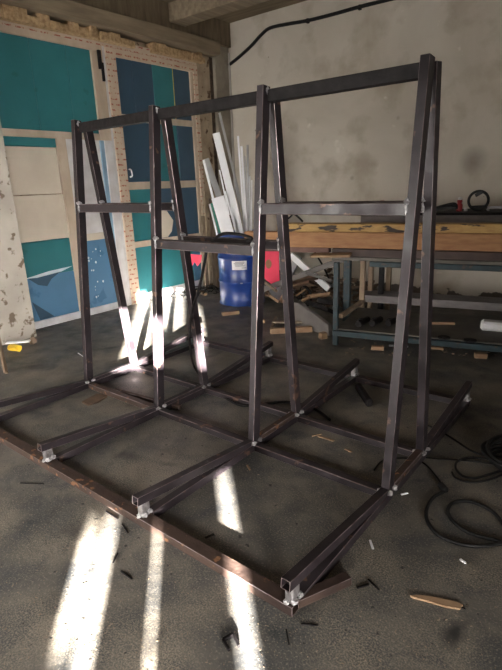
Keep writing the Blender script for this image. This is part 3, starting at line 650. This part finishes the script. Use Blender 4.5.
# ------------------------------------------------------------------ left foreground bits
simple('stick', M['tanwood'], lambda bm: bar(bm, fl(6, 373, .008), onX(-6, 318, -4.83), .035, .02, hint=(1, 0, 0)), 'short tan stick leaning against the peeling pier at the left', 'stick', bevel=.002)
simple('white_strip', M['whitepvc'], lambda bm: bar(bm, fl(6, 343, .08), fl(30, 341, .08), .05, .012), 'white flat strip at the foot of the peeling pier', 'strip', bevel=.002)
simple('crumpled_bag', M['yellow'], lambda bm: blob(bm, fl(15, 348, .04), .07, 4, (1.1, .8, .5), .3), 'yellow crumpled packet under the white strip', 'packet')
simple('brick_chip', M['tanwood'], lambda bm: blob(bm, fl(33, 341, .03), .035, 6, (1, 1, 1.1), .2), 'small rubble chip at the corner of the first door', 'chip')

# ------------------------------------------------------------------ floor bits
def flat(name, m, a, b, w, h, lab, cat, g=None):
    simple(name, M[m], lambda bm: bar(bm, fl(*a, h / 2), fl(*b, h / 2), w, h), lab, cat, g, bevel=min(w, h) * .25)
def sliver(bm):
    ax = [fl(410, 597), fl(420, 596.5), fl(436, 599), (fl(455, 603)), fl(463, 606.5), fl(460, 610), fl(446, 608), fl(428, 602.5), fl(414, 599)]
    prism(bm, ax, Vector((0, 0, .008)))
simple('wood_sliver', M['freshwood'], sliver, 'long pale wood sliver on the floor at the lower right', 'wood sliver')
hb = empty('steel_hook', fl(232, 645), 'small dark bent square bracket on the floor at the bottom', 'bracket')
for a, b in (((223, 640), (233, 634)), ((233, 634), (239, 646)), ((223, 640), (229, 650))):
    simple('side', M['blackmetal'], lambda bm: bar(bm, fl(*a, .006), fl(*b, .006), .008, .012), parent=hb)
flat('steel_chunk', 'blackmetal', (358, 386), (370, 404), .05, .05, 'dark square tube offcut lying behind the rack near the far rail', 'steel offcut')
simple('rust_scrap', M['cardboard'], lambda bm: prism(bm, [fl(82, 403), fl(97, 395), fl(107, 397), fl(98, 403), fl(88, 406)], Vector((0, 0, .012))), 'flat brown scrap between the left base tubes', 'scrap')
for i, (a, b, m, w, lab) in enumerate((
    ((240, 541), (244, 549), 'whitepvc', .008, 'thin white chip standing out below the sunlit patch') if False else ((370, 540), (373, 549), 'whitepvc', .010, 'short white stick on the floor right of the front base tube'),
    ((460, 559), (466, 563), 'whitepvc', .010, 'small white chip below the black hose loops'),
    ((401, 494.5), (408, 493), 'whitepvc', .010, 'white chip beside the right leaning post foot'),
    ((398, 476), (405, 480), 'whitepvc', .008, 'pale chip lying by the thin black lead'),
    ((106, 511), (118, 519), 'blackmetal', .008, 'black sliver on the floor just below the long rail at left'),
    ((122, 524), (128, 533), 'blackmetal', .006, 'thin black sliver left of the narrow sunbeam'),
    ((113, 563), (118, 553), 'blackmetal', .006, 'black curved sliver beside the wide sunbeam'),
    ((121, 571), (132, 579), 'blackmetal', .008, 'black chip between the two left sunbeams'),
    ((205, 538), (214, 534), 'blackmetal', .010, 'dark chip touching the front floor rail near the sun patch'),
    ((301, 624), (318, 625), 'blackmetal', .007, 'black welding rod stub in front of the near rack corner'),
    ((286, 629), (289, 645), 'blackmetal', .005, 'thin dark splinter below the near rack corner'),
    ((20, 483), (44, 484), 'blackmetal', .006, 'long thin dark wire bit on the floor at the left edge'),
    ((357, 588), (369, 584), 'blackmetal', .010, 'black sliver right of the short corner stub'),
    ((368, 579), (379, 590), 'blackmetal', .007, 'thin dark sliver crossing near the corner stub'),
    ((78, 518 - 165), (84, 357), 'whitepvc', .008, 'white scrap on the floor before the first door'),
    ((450, 603), (466, 609), 'blackmetal', .006, 'dark sliver tucked beneath the pale wood sliver'),
    ((318, 436), (334, 441), 'freshwood', .015, 'pale splinter on the floor between the two right frames'),
    ((312, 436), (322, 434), 'freshwood', .008, 'fine pale splinter beside the larger one'),
    ((345, 449), (352, 452), 'freshwood', .010, 'tiny pale chip nearer the right leaning post'),
    ((247, 465), (250, 470), 'freshwood', .010, 'small ochre chip near the middle frame foot'))):
    flat('floor_chip', m, a, b, w, .005, lab, 'chip', 'chips scattered on the floor')
def grit(bm):
    rnd = random.Random(8)
    for k in range(900):
        q = fl(rnd.uniform(-5, 505), 350 + 325 * rnd.random() ** .6); s = rnd.uniform(.0008, .0022)
        d = Vector((rnd.uniform(-1, 1), rnd.uniform(-1, 1), 0)).normalized() * s * rnd.choice((1, 1, 1, 2))
        bar(bm, Vector((q.x, q.y, s * .4)) - d, Vector((q.x, q.y, s * .4)) + d, s, s * .7)
g = simple('floor_grit', M['tanwood'], grit, 'fine grit and filings scattered over the concrete', 'grit', loc=(0, 0, 0)); g['kind'] = 'stuff'

# ------------------------------------------------------------------ cables
def cable(name, pts, r, lab, cat='cable', m='dark'):
    return simple(name, M[m], lambda bm: tube(bm, pts, r, 8, 8), lab, cat, smooth=True)
def fp(r, *L_): return [fl(x, y, r) for x, y in L_]
cable('black_cable', fp(.006, (374, 470), (382, 461), (397, 458), (412, 459), (425, 464), (436, 476), (443, 486)), .005, 'thin black lead arching from the right post foot to a plug')
pc = fl(443, 488, .012); simple('cable_plug', M['dark'], lambda bm: bar(bm, fl(440, 484, .014), fl(446, 491, .014), .03, .026), 'black plug joining the thin lead to the thick cable', 'plug', bevel=.005)
cable('thick_cable', fp(.009, (445, 491), (434, 497), (427, 508), (427, 520), (435, 532), (448, 540), (466, 545), (484, 546), (502, 543), (515, 540)), .0085, 'thick black cable sweeping right from the plug, lowest of the cables')
cable('thick_cable', fp(.009, (515, 546), (495, 540), (470, 533), (454, 522), (448, 512), (451, 504), (460, 501), (472, 502), (487, 508), (498, 517), (508, 532)), .0085, 'thick black cable forming the big open loop at right')
cable('black_cable', fp(.007, (424, 424), (440, 431), (455, 440), (470, 450), (484, 455), (505, 457)), .006, 'black lead running from the far base tube towards the coil')
cable('black_cable', fp(.006, (505, 462), (480, 458), (466, 458), (457, 462), (456, 469), (463, 476), (475, 478), (490, 474), (506, 469)), .006, 'black lead in the upper small loop at the right edge')
cable('black_cable', fp(.006, (506, 473), (488, 480), (470, 482), (456, 478), (452, 472)), .005, 'thin lead trailing below the small loop')
cable('black_cable', fp(.006, (420, 457), (440, 459), (460, 460), (480, 462), (506, 466)), .004, 'thin straight lead from the far post foot to the right edge')
def coil(bm):
    c = fl(527, 462, .03)
    for k in range(7): tube(bm, [(c.x + (.17 + .012 * k % .05) * math.cos(a), c.y + (.13 + .01 * k) * math.sin(a), .01 + .012 * k) for a in [t * math.pi / 8 for t in range(17)]], .008, 8, 2)
simple('cable_coil', M['dark'], coil, 'heavy black cable coil on the floor at the right edge', 'cable coil', smooth=True)
# hose over the low mid rail
YN = post_y(1.112, -1)
hs = [Vector((-1.66, YN - .02, 1.16)), onY(251, 238, YN - .03), onY(236, 234, YN - .04), onY(220, 235, YN), onY(208, 248, YN + .05), onY(204, 265, YN + .1), onY(200, 285, YN + .15), onY(193, 308, YN + .2), onY(190, 325, YN + .25), onY(190, 345, YN + .28), fl(194, 366, .03), fl(205, 382, .012), fl(220, 394, .012), fl(240, 405, .012), fl(262, 404, .012), fl(285, 402, .012), fl(303, 405, .012), fl(318, 411, .012), fl(330, 420, .012)]
cable('welding_hose', hs, .009, 'dark grey welding hose hanging from the low rail down to the floor', 'hose', 'blackmetal')
cable('wall_cable', [onY(x, y, YB - .02) for x, y in ((229, 65), (239, 57), (251, 46), (261, 35), (270, 28), (288, 24), (308, 20.5), (334, 14), (359, 7), (387, 0), (430, -10))], .021, 'thick black cable sagging along the top of the plaster wall')
wc = bpy.data.objects['wall_cable']
for x, y in ((308, 20.5), (360, 7)):
    q = onY(x, y, YB - .015); simple('cable_clip', M['blackmetal'], lambda bm: box(bm, q.x - .015, q.x + .015, YB - .036, YB - .001, q.z - .03, q.z + .02), parent=wc)
#  on the plaster are part of the wall material

# ------------------------------------------------------------------ light
sun = bpy.data.lights.new('sun', 'SUN'); sun.energy = 225; sun.angle = math.radians(.7); sun.color = (1, .93, .84)
so = bpy.data.objects.new('sun', sun); C.objects.link(so)
dirv = Vector((az.x * math.cos(EL), az.y * math.cos(EL), -math.sin(EL)))
so.rotation_euler = dirv.to_track_quat('-Z', 'Y').to_euler(); so.location = (3, -3, 3)
ar = bpy.data.lights.new('fill_light', 'AREA'); ar.shape = 'RECTANGLE'; ar.size = FILL_RECT[1] - FILL_RECT[0]; ar.size_y = FILL_RECT[3] - FILL_RECT[2]; ar.energy = 110; ar.color = (1, .95, .88)  # soft fill lamp added behind the camera
a3 = bpy.data.lights.new('left_fill_light', 'AREA'); a3.shape = 'RECTANGLE'; a3.size = 1.3; a3.size_y = 1.3; a3.energy = 34; a3.color = (1, .94, .87); a3.spread = math.radians(60)  # added lamp brightening the left wall and floor; there is no doorway
a3o = bpy.data.objects.new('left_fill_light', a3); C.objects.link(a3o); a3o.location = (2.4, -1.75, 1.0)
a3o.rotation_euler = (Vector((-4.8, 2.3, -.25)) - a3o.location).to_track_quat('-Z', 'Z').to_euler()
a2 = bpy.data.lights.new('side_fill_light', 'AREA'); a2.shape = 'RECTANGLE'; a2.size = 1.1; a2.size_y = 1.6; a2.energy = 4; a2.color = (1, .97, .93)  # weak fill lamp added to lift the right-hand steel faces
a2o = bpy.data.objects.new('side_fill_light', a2); C.objects.link(a2o); a2o.location = (XR - .04, .9, .95); a2o.rotation_euler = (0, math.radians(90), 0)
struct(simple('side_fill_panel', M['whitepvc'], lambda bm: box(bm, XR - .02, XR, .0, 1.8, .3, 1.6), loc=(0, 0, 0)))  # opaque unseen panel added to back the side fill lamp
ao = bpy.data.objects.new('fill_light', ar); C.objects.link(ao); ao.location = ((FILL_RECT[0] + FILL_RECT[1]) / 2, YF + .04, (FILL_RECT[2] + FILL_RECT[3]) / 2); ao.rotation_euler = (math.radians(90), 0, 0)
w = bpy.data.worlds.new('sky'); bpy.context.scene.world = w; w.use_nodes = True
w.node_tree.nodes['Background'].inputs['Color'].default_value = (.75, .85, 1, 1); w.node_tree.nodes['Background'].inputs['Strength'].default_value = 1.0
sc = bpy.context.scene
sc.view_settings.view_transform = 'Standard'; sc.view_settings.look = 'None'; sc.view_settings.gamma = 1; sc.view_settings.use_curve_mapping = False
sc.view_settings.exposure = 1.05
sc.cycles.use_denoising = True
sc.cycles.max_bounces = 8; sc.cycles.diffuse_bounces = 5
